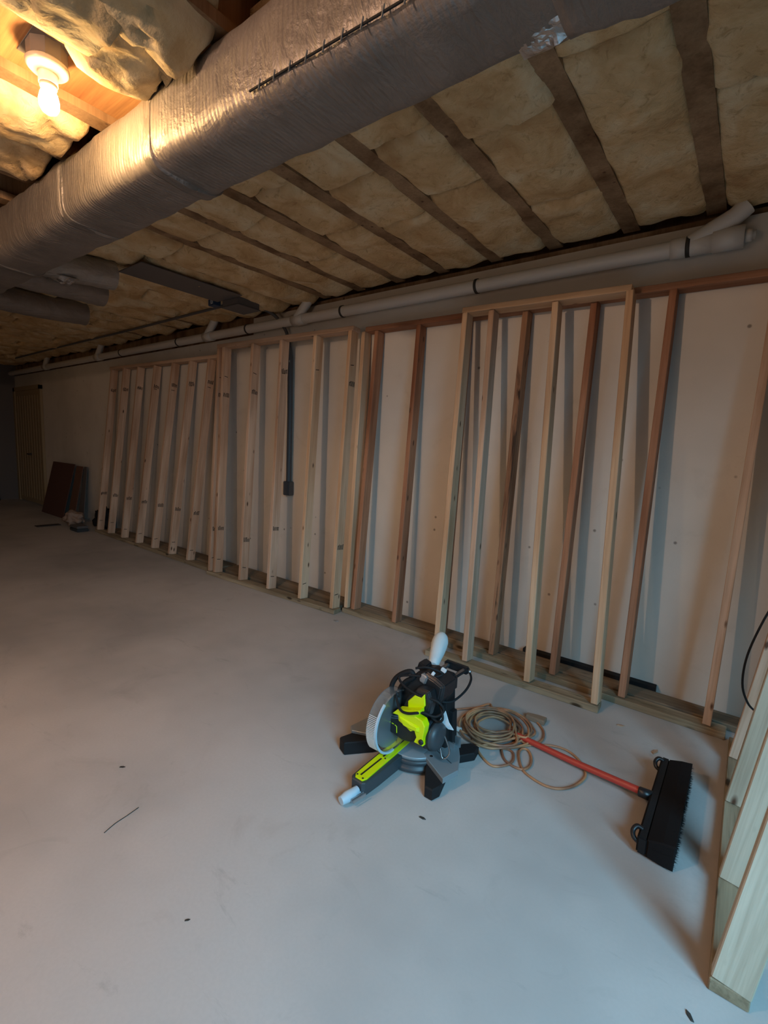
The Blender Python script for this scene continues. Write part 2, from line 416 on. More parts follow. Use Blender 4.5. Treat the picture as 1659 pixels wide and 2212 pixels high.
# ------------------------------------------------------------------ ducts
def duct_sheet(x0, x1, cy0, slope, hw, z0, z1, seed, crumple=0.0, nseg=30, ns=40):
    vs = []; fs = []; hz = (z1-z0)/2; cz = (z0+z1)/2
    for i in range(nseg+1):
        x = x0+(x1-x0)*i/nseg; cy = cy0+slope*x
        for k in range(ns):
            an = 2*PI*k/ns; c, s_ = math.cos(an), math.sin(an); e = 0.42
            py = math.copysign(abs(c)**e, c)*hw; pz = math.copysign(abs(s_)**e, s_)*hz
            if py > 0 and x > -0.55: py *= 1+0.95*(min(x, 0.5)+0.55)
            d = noise.fractal(Vector((x*5, py*4+seed, pz*4)), 1.0, 2.0, 4)*(0.006+crumple*0.03)
            d += -abs(noise.noise(Vector((x*9, py*2+seed, pz*2))))*(0.004+crumple*0.02)
            vs.append((x, cy+py*(1+d/hw), cz+pz*(1+d/hz)))
    for i in range(nseg):
        for k in range(ns):
            k2 = (k+1) % ns; fs.append((i*ns+k, i*ns+k2, (i+1)*ns+k2, (i+1)*ns+k))
    fs.append(tuple(range(ns))[::-1]); fs.append(tuple(nseg*ns+k for k in range(ns)))
    return mesh('duct', vs, fs, True)
DCY, DSL = 1.178, 0.025
dt = empty('air_duct', (0, 0, 0), label='long foil-wrapped rectangular air duct under the joists', cat='duct')
secs = [(-0.47, 2.2), (-1.96, -0.47), (-2.78, -1.96), (-3.9, -2.78), (-5.3, -3.9), (-6.9, -5.3), (-9.0, -6.9)]
for i, (a, b) in enumerate(secs):
    link('duct_section', duct_sheet(a-0.01, b+0.01, DCY, DSL, 0.152+(0.004 if i % 2 else 0), 2.425 if i else 2.418, 2.715, i*3.1, 0.0 if i else 0.5, nseg=max(12, int((b-a)*26))), dt, None, FOIL)
for x in (-1.96, -2.78, -3.9, -5.3):
    link('seam_tape', duct_sheet(x-0.028, x+0.028, DCY, DSL, 0.1575, 2.4205, 2.7165, x, 0.25, nseg=8), dt, None, SEAM)
SLEEVE = foil('bright_foil_sleeve', (0.42, 0.40, 0.38), 0.4, 0.7, 0.6)
# crumpled tape patches on the near right section
def crumple_patch(x0, x1, y0, y1, z, seed, name='foil_tape_patch', parent=dt, amp=0.03):
    nx, ny = 22, 12; vs = []; fs = []
    for j in range(ny+1):
        for i in range(nx+1):
            x = x0+(x1-x0)*i/nx; y = y0+(y1-y0)*j/ny+0.02*noise.noise(Vector((x*12, seed, 0)))
            edge = min(i, nx-i, j*1.6, (ny-j)*1.6)/5.0
            h = abs(noise.noise(Vector((x*14, y*14, seed))))*amp+abs(noise.noise(Vector((x*33, y*33, seed))))*amp*0.4
            vs.append((x, y, z-h*min(1, edge)+0.0))
    for j in range(ny):
        for i in range(nx):
            a = j*(nx+1)+i; fs.append((a, a+nx+1, a+nx+2, a+1))
    o = link(name, mesh(name, vs, fs), parent, None, FOIL_TAPE)
    sm = o.modifiers.new('thickness', 'SOLIDIFY'); sm.thickness = 0.002
    o['label'] = 'crumpled shiny foil tape'; return o
crumple_patch(-0.60, -0.36, 1.22, 1.31, 2.430, 1.7)
crumple_patch(-0.22, -0.02, 1.20, 1.33, 2.428, 5.2)
crumple_patch(0.02, 0.30, 1.10, 1.32, 2.428, 8.8)
sl = MB().tube([(x, DCY+DSL*x-0.1545, 2.458+0.008*math.sin(x*3)) for x in [-1.35+0.05*k for k in range(34)]], 0.0035, 6).build('side_seam', BLACKM, dt)
for k in range(22):
    x = -1.3+0.066*k
    z = 2.458+0.008*math.sin(x*3); y = DCY+DSL*x-0.158
    MB().box((x-0.0015, y-0.002, z-0.014), (x+0.0015, y+0.002, z+0.014), Matrix.Rotation(.25, 3, 'Y')).build('staple', ALU, sl)
# branch take-offs toward the back wall
def branch(pts, rad, label, seed, m=FOIL):
    b = MB(); P = smooth_path(pts, 8)
    b.tube(P, rad, 20)
    vs = []
    for v in b.v:
        d = noise.noise(Vector((v[0]*9, v[1]*22, v[2]*9+seed)))*0.007; vs.append((v[0]+d, v[1], v[2]+d))
    b.v = vs
    o = b.build('branch_duct', m); tag(o, label, 'duct', 'foil branch ducts off the main trunk'); return o
branch([(-3.95, 1.22, 2.56), (-3.98, 1.45, 2.58), (-3.99, 1.70, 2.60)], 0.105, 'short shiny foil sleeve branching off the trunk duct', 1.0, SLEEVE)
fb = crumple_patch(-4.10, -3.90, 1.30, 1.44, 2.478, 3.3, amp=0.035)
branch([(-4.45, 1.20, 2.56), (-4.50, 1.5, 2.58), (-4.55, 1.85, 2.60)], 0.105, 'dull foil branch duct second from the shiny sleeve', 2.0)
branch([(-5.35, 1.18, 2.56), (-5.42, 1.6, 2.57), (-5.46, 2.05, 2.60)], 0.11, 'dim foil branch duct deepest in the ceiling', 3.0)
pan = MB().box((-4.03, 1.76, 2.652), (-3.66, 2.62, 2.658)).build('joist_bay_pan', GREY_BOX, bevel=0.001); tag(pan, 'flat grey metal sheet closing the joist bay beside the foil sleeve', 'sheet metal')

# ------------------------------------------------------------------ lamp
LX_, LY_ = -2.145, 0.716
lamp = empty('ceiling_lampholder', (LX_, LY_, 2.75), label='white porcelain lampholder with bare lit bulb under the joists', cat='lamp')
MB().prism([(math.cos(a)*0.062, math.sin(a)*0.062) for a in [PI/8+k*PI/4 for k in range(8)]], 'z', -0.055, 0.0).build('octagon_box', GREY_BOX, lamp)
MB().lathe([(0.0, -0.052), (0.060, -0.052), (0.066, -0.058), (0.066, -0.068), (0.058, -0.076), (0.034, -0.083), (0.030, -0.088), (0.030, -0.118), (0.0, -0.118)], 40).build('porcelain_base', PORC, lamp)
MB().lathe([(0.024, -0.112), (0.027, -0.116), (0.027, -0.128), (0.024, -0.133)], 32).build('socket_rim', PORC, lamp)
MB().lathe([(0.012, -0.126), (0.020, -0.134), (0.027, -0.150), (0.032, -0.172), (0.031, -0.190), (0.023, -0.206), (0.010, -0.214), (0.0, -0.216)], 28).build('bulb', EMIT, lamp)
MB().box((-0.10, -0.060, 0.0), (0.10, 0.060, 0.004)).build('box_cover', GREY_BOX, lamp)

# ------------------------------------------------------------------ drain pipe
PY, PZ = 3.118, 2.548
pipe = empty('drain_pipe', (0, PY, PZ), label='long white plastic drain pipe along the top of the back wall', cat='pipe')
MB().tube([(-12.0, 0, 0.0), (-6, 0, 0.0), (-0.46, 0, 0.0)], 0.044, 24).build('pipe_run', PVC, pipe)
for x in (-3.50, -4.98, -7.87, -10.05):
    MB().lathe([(0.044, -0.075), (0.052, -0.075), (0.052, 0.075), (0.044, 0.075)], 24, 'x', (x+0.02, 0, 0)).build('wye_coupling', PVC, pipe)
    MB().tube(smooth_path([(x, -0.005, 0.02), (x+0.09, -0.01, 0.09), (x+0.16, -0.015, 0.16), (x+0.19, -0.02, 0.24)], 5), 0.042, 16).build('riser', PVC, pipe)
for x in (-1.66, -2.93, -4.25, -5.6, -7.1):
    MB().lathe([(0.0455, -0.009), (0.049, -0.009), (0.049, 0.009), (0.0455, 0.009)], 24, 'x', (x, 0, 0)).build('hanger_strap', STRAP, pipe)
MB().lathe([(0.044, -0.49), (0.053, -0.49), (0.053, -0.43), (0.050, -0.425), (0.050, -0.30), (0.056, -0.30), (0.056, -0.165), (0.050, -0.165), (0.0, -0.165)], 28, 'x').build('wye_fitting', PVC, pipe)
MB().tube([(-0.40, -0.004, 0.01), (-0.22, -0.006, 0.10), (-0.17, -0.006, 0.145)], [0.046, 0.046, 0.046], 20).build('wye_arm', PVC, pipe)
MB().lathe([(0.030, -0.165), (0.030, -0.135), (0.022, -0.135), (0.022, -0.12), (0, -0.12)], 24, 'x').build('cleanout_plug', PVC, pipe)
MB().lathe([(0.0505, -0.418), (0.0535, -0.418), (0.0535, -0.398), (0.0505, -0.398)], 24, 'x').build('hanger_strap', STRAP, pipe)

# ------------------------------------------------------------------ wiring
cb = empty('electrical_conduit', (-3.64, 3.165, 0.9), label='dark grey conduit running down the wall behind the stamped studs', cat='conduit')
MB().tube([(0, 0, 0.13), (0, 0, 0.8), (-0.01, 0, 1.33), (-0.02, 0, 1.45)], [0.026, 0.026, 0.026, 0.014], 14).build('conduit', GREY_PL, cb)
MB().tube(smooth_path([(-0.02, 0, 1.45), (-0.05, -0.03, 1.58), (-0.13, -0.08, 1.70), (-0.20, -0.15, 1.76), (-0.17, -0.36, 1.79)], 6), 0.016, 12).build('flexible_conduit', GREY_PL, cb)
MB().box((-0.045, -0.035, -0.01), (0.045, 0.03, 0.13)).build('outlet_box', GREY_PL, cb, bevel=0.006)
for z in (0.27, 1.28): MB().box((-0.008, -0.024, z), (0.008, -0.018, z+0.02)).build('strap_clip', ALU, cb)
jb = empty('junction_box', (-3.85, 2.76, 2.62), label='grey metal junction box hanging under the insulation', cat='junction box')
MB().box((-0.12, -0.13, -0.02), (0.12, 0.10, 0.08)).build('box', GREY_BOX, jb, bevel=0.006)
MB().box((-0.125, -0.135, -0.027), (0.125, 0.105, -0.019)).build('cover_plate', GREY_BOX, jb)
jc = MB().tube(smooth_path([(-3.94, 2.74, 2.66), (-4.6, 2.73, 2.655), (-6.0, 2.78, 2.67), (-8.0, 2.75, 2.66), (-10.5, 2.76, 2.66)], 6), 0.013, 10).build('ceiling_cable', GREY_PL)
tag(jc, 'dark cable running left from the junction box under the joists', 'cable')
bb = empty('blue_wiring_box', (-4.10, 2.62, 2.63), label='small blue plastic box hanging left of the grey junction box', cat='wiring box')
MB().box((-0.05, -0.02, 0), (0.05, 0.05, 0.06)).build('box', BLUEP, bb, bevel=0.004)
MB().box((0.0, -0.024, 0.012), (0.026, -0.0205, 0.016)).box((0.0, -0.024, 0.044), (0.026, -0.0205, 0.048)).box((0.0, -0.024, 0.012), (0.004, -0.0205, 0.048)).box((0.022, -0.024, 0.012), (0.026, -0.0205, 0.048)).build('white_outline_mark', WHITE, bb)

# ------------------------------------------------------------------ leaning stud frames
def stamp(o, L, zs, strong=True, seed=0):
    """illegible grade stamps and pencil ticks on the +x face of a stud, local coordinates"""
    rd = random.Random(seed); b = MB()
    for z in zs:
        n = 5; h = 0
        for k in range(n):
            y = -0.030+k*0.014; h = rd.uniform(.030, .046); x = 0.0192
            b.box((x-0.0006, y, z), (x+0.0006, y+0.0068, z+h), Matrix.Rotation(rd.uniform(-.12, .12), 3, 'X'))
            if rd.random() < .6: b.box((x-0.0006, y, z+h-.005), (x+0.0006, y+0.012, z+h))
    if zs: b.build('grade_stamp', INK, o)['kind'] = 'stuff'
    for z in (0.13+rd.uniform(-.02, .02), L-0.30+rd.uniform(-.03, .03)):
        MB().box((0.0186, -0.028, z), (0.0198, 0.012, z+0.006), Matrix.Rotation(rd.uniform(-.2, .2), 3, 'X')).build('pencil_tick', INK, o)
def frame(name, label, bots, tops, plate, topx, mats, pm, tm, stamps=None, group='stud frames leaning on the back wall'):
    """bots: left-front (x, y) at z .038; tops: left-front (x, y, z)"""
    (xa, ya), (xb, yb) = plate
    root = empty(name, (xa, ya, 0)); tag(root, label, 'wall frame', group)
    board('bottom_plate', pm, (xa, ya+0.0445, 0.0195), (xb, yb+0.0445, 0.0195), root, (0, 0, 1))
    ls = []
    for i, (b, t) in enumerate(zip(bots, tops)):
        p0 = Vector((b[0]+0.019, b[1]+0.0445, 0.0385)); p1 = Vector((t[0]+0.019, t[1]+0.0445, t[2]))
        o, L = board('stud', mats[i % len(mats)] if isinstance(mats, list) else mats, p0, p1, root)
        ls.append((p1-p0).normalized())
        if stamps: stamp(o, L, stamps[i], True, i*7+len(bots))
    up = ls[len(ls)//2]
    t0, t1 = Vector(tops[0]), Vector(tops[-1])
    d = (t1-t0)/(t1.x-t0.x)
    z0 = max(t[2] for t in (tops[0], tops[-1]))
    def tp(x):
        # follow straight line fitted to the ends
        p = t0+d*(x-t0.x); return p+Vector((0, 0.0445, 0))+up*0.0195
    board('top_plate', tm, tp(topx[0]), tp(topx[1]), root, up)
    return root
# frame A (left, grade-stamped)
A_b = [(-7.417, 2.838), (-7.064, 2.838), (-6.639, 2.834), (-6.200, 2.822), (-5.786, 2.820), (-5.358, 2.812), (-4.952, 2.808)]
A_t = [(-7.376, 3.08, 2.33), (-6.997, 3.08, 2.322), (-6.583, 3.08, 2.316), (-6.143, 3.08, 2.306), (-5.704, 3.08, 2.302), (-5.319, 3.08, 2.300), (-4.932, 3.08, 2.293)]
frame('stud_frame', 'stamped pale stud frame farthest left along the wall', A_b, A_t, ((-7.46, 2.832), (-4.52, 2.798)), (-7.42, -4.62), W_PALE, W_TREAT, W_PALE,
      stamps=[(0.52, 2.0)]*7)
# frame B
B_b = [(-4.397, 2.738), (-4.305, 2.742), (-3.896, 2.758), (-3.479, 2.772), (-3.060, 2.788), (-2.682, 2.802)]
B_t = [(-4.591, 2.981, 2.362), (-4.501, 2.981, 2.360), (-4.017, 2.981, 2.352), (-3.591, 2.981, 2.346), (-3.142, 2.981, 2.340), (-2.736, 2.981, 2.334)]
frame('stud_frame', 'stamped pale stud frame with doubled left stud before the conduit', B_b, B_t, ((-4.405, 2.728), (-2.62, 2.793)), (-4.60, -2.68), [W_PALE, W_PALE, W_PALE, W_PALE, W_CREAM, W_CREAM], W_TREAT, W_PALE,
      stamps=[(0.42, 1.83), (0.44, 1.83), (0.38, 1.84), (0.55, 2.02), (), (0.5, 1.86)])
# frame C (reddish, long, behind)
C_b = [(-2.610, 2.905), (-2.540, 2.915), (-2.110, 2.915), (-1.690, 2.91), (-1.273, 2.902), (-0.858, 2.898), (-0.458, 2.895), (-0.049, 2.891)]
C_t = [(-2.700, 3.105, 2.345), (-2.558, 3.105, 2.343), (-2.149, 3.105, 2.340), (-1.75, 3.105, 2.336), (-1.309, 3.105, 2.332), (-0.883, 3.105, 2.330), (-0.472, 3.105, 2.330), (-0.02, 3.105, 2.330)]
frame('stud_frame', 'long reddish stud frame leaning behind the cream one', C_b, C_t, ((-2.615, 2.889), (0.055, 2.878)), (-2.66, 0.38), [W_CREAM, W_RED, W_RED, W_RED, W_BARK, W_RED, W_RED, W_PALE], W_TREAT, W_RED)
# frame D (cream, short, in front)
D_b = [(-1.575, 2.676), (-1.357, 2.682), (-0.941, 2.690), (-0.558, 2.700)]
D_t = [(-1.712, 2.998, 2.335), (-1.512, 2.998, 2.333), (-1.089, 2.998, 2.326), (-0.673, 2.998, 2.318)]
D_t = [(-1.696, 2.998, 2.340), (-1.500, 2.998, 2.333), (-1.080, 2.998, 2.326), (-0.668, 2.998, 2.322)]
fD = frame('stud_frame', 'short cream stud frame standing in front, behind the saw', D_b, D_t, ((-1.63, 2.660), (-0.515, 2.694)), (-1.70, -0.64), [W_CREAM, W_PALE, W_CREAM, W_CREAM], W_TREAT, W_CREAM)
# treated planks lying in the gap between the frames and the wall
for (xa, xb, ya), lb in zip(((-7.38, -4.44, 2.935), (-4.40, -2.66, 2.90), (-2.62, 0.36, 2.995)),
        ('treated plank lying behind the farthest stamped frame', 'treated plank lying behind the frame with the doubled stud', 'treated plank lying behind the reddish frame at the right')):
    rt = empty('treated_plank', ((xa+xb)/2, ya, 0), label=lb, cat='plank', group='planks behind the frames')
    o_, L_ = board('plank_board', W_PLANK, (xa, (ya+3.128)/2, 0.019), (xb, (ya+3.128)/2, 0.019), rt, (0, 0, 1), 0.036, 3.128-ya)
# partition frame on the right, leaning away to the right
pr = empty('stud_frame', (0.07, 1.44, 0)); tag(pr, 'near stud frame at right edge of picture, seen end-on', 'wall frame', 'stud frames leaning on the back wall')
pr['group'] = 'near leaning frame'; del pr['group']
board('bottom_plate', W_TREAT, (0.1145, 1.432, 0.0195), (0.1145, 2.86, 0.0195), pr, (0, 0, 1))
for i, y in enumerate((1.451, 1.838, 2.292, 2.662)):
    o, L = board('stud', [W_GRAY, W_GRAY, W_GRAY, W_PALE][i], (0.1165, y, 0.0385), (0.1165+0.115*2.33, y, 2.355), pr, (0, 1, 0))
    if i in (2, 3): stamp(o, L, (0.30,) if i == 2 else (0.28, 0.6), True, i)
board('top_plate', W_PALE, (0.1165+0.115*2.35, 1.432, 2.376), (0.1165+0.115*2.35, 2.70, 2.376), pr, (0.12, 0, 1))
for rr_ in (0.020, 0.030, 0.041):
    MB().tube([(0.1145+math.cos(a)*rr_, 1.4312, 0.0005+math.sin(a)*rr_*0.82) for a in [0.15+k*0.1425*1.42 for k in range(14)]], 0.0009, 5).build('growth_ring', STRAP, pr)
bc = MB().tube(smooth_path([(0.16, 2.60, 0.86), (0.115, 2.50, 0.76), (0.079, 2.48, 0.60), (0.077, 2.48, 0.47), (0.105, 2.50, 0.385), (0.14, 2.56, 0.33)], 6), 0.0045, 8).build('black_wire', BLACKM)
tag(bc, 'thin black wire bowing out from the near right frame', 'wire')

# ------------------------------------------------------------------ mitre saw (local: x right, y back, z up)
SO = (-1.11, 1.73, 0)
saw = empty('mitre_saw', SO, label='lime yellow and black sliding mitre saw on the floor', cat='power saw')
# base: turntable
MB().lathe([(0.0, 0.012), (0.150, 0.012), (0.155, 0.020), (0.152, 0.030), (0.138, 0.036), (0.140, 0.040), (0.140, 0.055), (0.134, 0.058)], 48, 'z', (0.03, 0.0, 0)).build('base_drum', CHAR, saw)
MB().lathe([(0.0, 0.058), (0.133, 0.058), (0.133, 0.070), (0.130, 0.073), (0.0, 0.073)], 48, 'z', (0.03, 0.0, 0)).build('turntable', CAST, saw)
# feet
def foot(pts, z, name='foot'):
    return MB().prism(pts, 'z', 0.0, z, 0.006).build(name, BLACKM, saw)
foot([(-0.255, -0.205), (-0.21, -0.225), (-0.12, -0.12), (-0.09, -0.06), (-0.20, -0.05), (-0.235, -0.13)], 0.062)
foot([(0.215, -0.205), (0.250, -0.205), (0.262, -0.165), (0.235, -0.06), (0.13, -0.04), (0.15, -0.10)], 0.05)
foot([(0.13, 0.06), (0.21, 0.06), (0.265, 0.14), (0.255, 0.20), (0.215, 0.20), (0.16, 0.13)], 0.04)
foot([(-0.20, 0.03), (-0.12, 0.05), (-0.13, 0.14), (-0.215, 0.20), (-0.25, 0.18)], 0.04)
# side tables
MB().prism([(-0.265, -0.12), (-0.235, -0.145), (-0.13, -0.10), (-0.10, 0.05), (-0.24, 0.05)], 'z', 0.055, 0.075, 0.003).build('side_table', CAST, saw)
MB().prism([(0.115, -0.065), (0.262, -0.145), (0.285, -0.06), (0.245, 0.03), (0.20, 0.10), (0.115, 0.065)], 'z', 0.048, 0.074, 0.003).build('side_table', CAST, saw)
MB().box((0.170, 0.085, 0.07), (0.215, 0.093, 0.118)).box((0.10, 0.055, 0.07), (0.20, 0.067, 0.098)).build('right_fence', ALU, saw, bevel=0.001)
MB().box((-0.21, 0.0, 0.07), (-0.10, 0.012, 0.115)).box((-0.215, 0.0, 0.07), (-0.175, 0.012, 0.14)).build('left_fence', ALU, saw, bevel=0.001)
MB().lathe([(0.0, 0.0), (0.012, 0.0), (0.012, 0.05), (0.0, 0.05)], 14, 'z', (-0.175, 0.03, 0.13)).box((-0.20, 0.018, 0.075), (-0.15, 0.045, 0.135)).build('fence_clamp_knob', BLACK, saw, bevel=0.003)
# arm with yellow insert
MB().prism([(-0.045, -0.02), (0.05, -0.02), (0.045, -0.29), (0.038, -0.372), (0.028, -0.382), (-0.022, -0.382), (-0.034, -0.37), (-0.040, -0.29)], 'z', 0.012, 0.070, 0.004).build('table_arm', CHAR, saw)
ins = MB().prism([(-0.036, -0.035), (0.022, -0.035), (0.030, -0.352), (0.022, -0.372), (-0.014, -0.372), (-0.024, -0.358)], 'z', 0.070, 0.0765, 0.0015).build('kerf_plate', LIME, saw)
MB().box((-0.006, -0.352, 0.0766), (0.001, -0.215, 0.0775)).box((-0.008, -0.20, 0.0766), (-0.001, -0.045, 0.0775)).build('kerf_slot', BLACK, ins)
sc = MB()
for p in ((-0.016, -0.357), (0.017, -0.362), (0.010, -0.205), (-0.03, -0.07)): sc.lathe([(0.0, 0.0766), (0.0042, 0.0766), (0.0042, 0.0778), (0.0, 0.0778)], 10, 'z', (p[0], p[1], 0))
sc.build('screw', BLACK, ins)['kind'] = 'stuff'
# pale lock handle at arm end
MB().prism([(0.048, 0.272), (0.12, 0.268), (0.150, 0.262), (0.150, 0.243), (0.108, 0.234), (0.066, 0.244)], 'y', -0.178, -0.160, 0.010).build('yellow_arm_ridge', LIME, saw)
MB().lathe([(0.0, 0.0735), (0.007, 0.0735), (0.007, 0.0748), (0.0, 0.0748)], 16, 'z', (0.150, -0.055, 0)).build('table_hole', BLACK, saw)
MB().box((0.125, -0.02, 0.0738), (0.245, -0.017, 0.0752), Matrix.Rotation(-.35, 3, 'Z')).build('table_groove', CHAR, saw)
hd = MB().tube([(0.01, -0.385, 0.040), (0.008, -0.41, 0.036), (0.0, -0.435, 0.030), (-0.006, -0.465, 0.027)], [0.014, 0.019, 0.022, 0.017], 16).build('lock_handle', PALEB, saw)
for k in range(3): MB().box((0.018+k*0.010, -0.44, 0.022), (0.023+k*0.010, -0.375, 0.034), Matrix.Rotation(-.15, 3, 'Z')).build('lever_rib', ALU if k else PALEB, hd)
# blade and guard
GY, GZ, GR = -0.135, 0.214, 0.138
def annulus(r0, r1, x0, x1, a0=0, a1=2*PI, n=64, teeth=0):
    b = MB(); vs = []; fs = []
    full = abs(a1-a0-2*PI) < 1e-3; m_ = n if full else n+1
    for i in range(m_):
        a = a0+(a1-a0)*i/n; ro = r1*(1.0 if not teeth or i % 2 else 0.975)
        for (rr_, xx) in ((r0, x0), (ro, x0), (ro, x1), (r0, x1)): vs.append((xx, GY+rr_*math.cos(a), GZ+rr_*math.sin(a)))
    for i in range(n):
        j = (i+1) % m_
        for k in range(4):
            k2 = (k+1) % 4; fs.append((i*4+k, i*4+k2, j*4+k2, j*4+k))
    if not full: fs += [(0, 1, 2, 3), tuple(n*4+k for k in (3, 2, 1, 0))]
    return b.add(vs, fs)
annulus(0.012, 0.118, -0.012, -0.010, teeth=1, n=120).build('saw_blade', ALU, saw)
gd = annulus(0.133, GR, -0.048, 0.004, n=72).build('blade_guard', CLEAR, saw)
annulus(0.02, 0.135, -0.0495, -0.047, n=48).build('guard_face', CLEAR, gd)
rb = MB()
for i in range(24):
    a = PI*0.84+i*0.050
    rot = Matrix.Rotation(a, 3, 'X')
    y = GY+(GR+0.001)*math.cos(a); z = GZ+(GR+0.001)*math.sin(a)
    rb.box((-0.046, y-0.0015, z-0.0012), (-0.004, y+0.0020, z+0.0012), rot, (-0.02, y, z))
rb.build('guard_rib', mat('milky_plastic', (0.62, 0.62, 0.60), 0.4), gd)['kind'] = 'stuff'
annulus(0.130, 0.1396, -0.004, 0.005, PI*0.70, PI*1.5, 40).build('guard_rim', PALEB, gd)
MB().lathe([(0.0, -0.052), (0.006, -0.052), (0.006, -0.046), (0, -0.046)], 14, 'x', (0, -0.095, 0.338)).build('guard_pin', ALU, gd)
# head
CASING = [(-0.039, 0.312), (-0.014, 0.35), (0.020, 0.398), (0.060, 0.44), (0.110, 0.452), (0.165, 0.438), (0.208, 0.420), (0.2, 0.358), (0.168, 0.311), (0.105, 0.272), (0.085, 0.249), (0.021, 0.238), (-0.035, 0.250)]
MB().prism([(x*0.93+0.006, z) for x, z in CASING], 'y', -0.075, 0.045, 0.014).build('motor_casing', BLACK, saw, bevel=0.004)
MB().prism([(0.064, 0.332), (0.098, 0.372), (0.13, 0.371), (0.144, 0.391), (0.15, 0.343), (0.138, 0.321), (0.067, 0.291)], 'y', -0.135, -0.065, 0.003).build('yellow_badge_panel', LIME, saw)
MB().prism([(0.035, 0.30), (0.06, 0.36), (0.10, 0.40), (0.16, 0.405), (0.175, 0.36), (0.16, 0.29), (0.10, 0.265), (0.04, 0.27)], 'y', -0.128, -0.07, 0.012).build('nose_casing', BLACK, saw, bevel=0.003)
MB().prism([(0.035, 0.297), (0.081, 0.311), (0.145, 0.336), (0.147, 0.318), (0.123, 0.3), (0.162, 0.294), (0.175, 0.272), (0.168, 0.216), (0.171, 0.185), (0.127, 0.186), (0.138, 0.211), (0.126, 0.238), (0.106, 0.225), (0.08, 0.237), (0.043, 0.249), (0.039, 0.274), (0.01, 0.27)], 'y', -0.168, -0.13, 0.002).build('yellow_arm_cover', LIME, saw, bevel=0.0015)
MB().lathe([(0.0, 0.0), (0.011, 0.0), (0.011, 0.006), (0.0, 0.006)], 20, 'y', (0.163, -0.174, 0.203)).build('pivot_cap', BLACK, saw)
MB().prism([(-0.046, 0.190), (-0.022, 0.238), (0.022, 0.254), (0.05, 0.262), (0.10, 0.25), (0.135, 0.238), (0.14, 0.20), (0.126, 0.178), (0.10, 0.16), (0.05, 0.150), (0.005, 0.160), (-0.03, 0.165)], 'y', -0.150, -0.02, 0.010).build('upper_guard', BLACK, saw, bevel=0.003)
MB().tube([(-0.030, -0.153, 0.205), (-0.02, -0.154, 0.213), (-0.008, -0.154, 0.215)], 0.0018, 6).tube([(0.0, -0.154, 0.214), (0.010, -0.154, 0.213)], 0.0018, 6).tube([(0.016, -0.154, 0.212), (0.026, -0.154, 0.208), (0.028, -0.154, 0.180)], 0.0018, 6).build('yellow_rotation_arrow', LIME, saw)
MB().lathe([(0.0, 0.118), (0.052, 0.118), (0.058, 0.126), (0.062, 0.140), (0.062, 0.186), (0.055, 0.202), (0.035, 0.208), (0.0, 0.208)], 32, 'x', (0, -0.085, 0.198)).build('motor', CHAR, saw)
MB().lathe([(0.0615, 0.145), (0.064, 0.147), (0.064, 0.155), (0.0615, 0.157)], 28, 'x', (0, -0.085, 0.198)).lathe([(0.0615, 0.170), (0.064, 0.172), (0.064, 0.180), (0.0615, 0.182)], 28, 'x', (0, -0.085, 0.198)).build('motor_vent_band', BLACK, saw)
# D-handle loop
MB().tube(smooth_path([(-0.035, -0.10, 0.30), (-0.05, -0.10, 0.34), (-0.035, -0.095, 0.385), (0.0, -0.09, 0.42), (0.04, -0.085, 0.44), (0.05, -0.08, 0.415), (0.015, -0.085, 0.385), (-0.01, -0.09, 0.345), (-0.005, -0.095, 0.31)], 5), 0.011, 12).build('grip_handle', BLACKM, saw)
# column, carriage and rails
MB().prism([(0.05, 0.07), (0.17, 0.07), (0.16, 0.25), (0.15, 0.40), (0.07, 0.40), (0.06, 0.25)], 'y', 0.03, 0.12, 0.008).build('rear_column', BLACKM, saw, bevel=0.003)
MB().box((0.02, -0.02, 0.325), (0.165, 0.12, 0.392)).build('rail_carriage', BLACK, saw, bevel=0.008)
for x in (0.050, 0.135):
    MB().tube([(x, -0.02, 0.365), (x+0.003, 0.225, 0.368)], 0.0115, 18).build('slide_rail', STEEL, saw)
MB().box((0.032, 0.215, 0.350), (0.160, 0.246, 0.386)).build('rail_end_block', BLACK, saw, bevel=0.007)
MB().lathe([(0.0, 0.160), (0.008, 0.160), (0.008, 0.172), (0, 0.172)], 14, 'x', (0, 0.23, 0.368)).build('end_knob', ALU, saw)
# dust bag
bgp = []
for k in range(13):
    t = k/12; bgp.append((0.045-0.075*t+0.0, 0.09+0.20*t, 0.405+0.072*t))
b_ = MB().tube(bgp, [0.020, 0.026, 0.028, 0.030, 0.0325, 0.035, 0.037, 0.039, 0.040, 0.040, 0.038, 0.031, 0.016], 18, sq=1.05)
bag = b_.build('dust_bag', BAG, saw)
for v in bag.data.vertices:
    d = noise.noise(v.co*22)*0.004; v.co += Vector((d, 0, d))
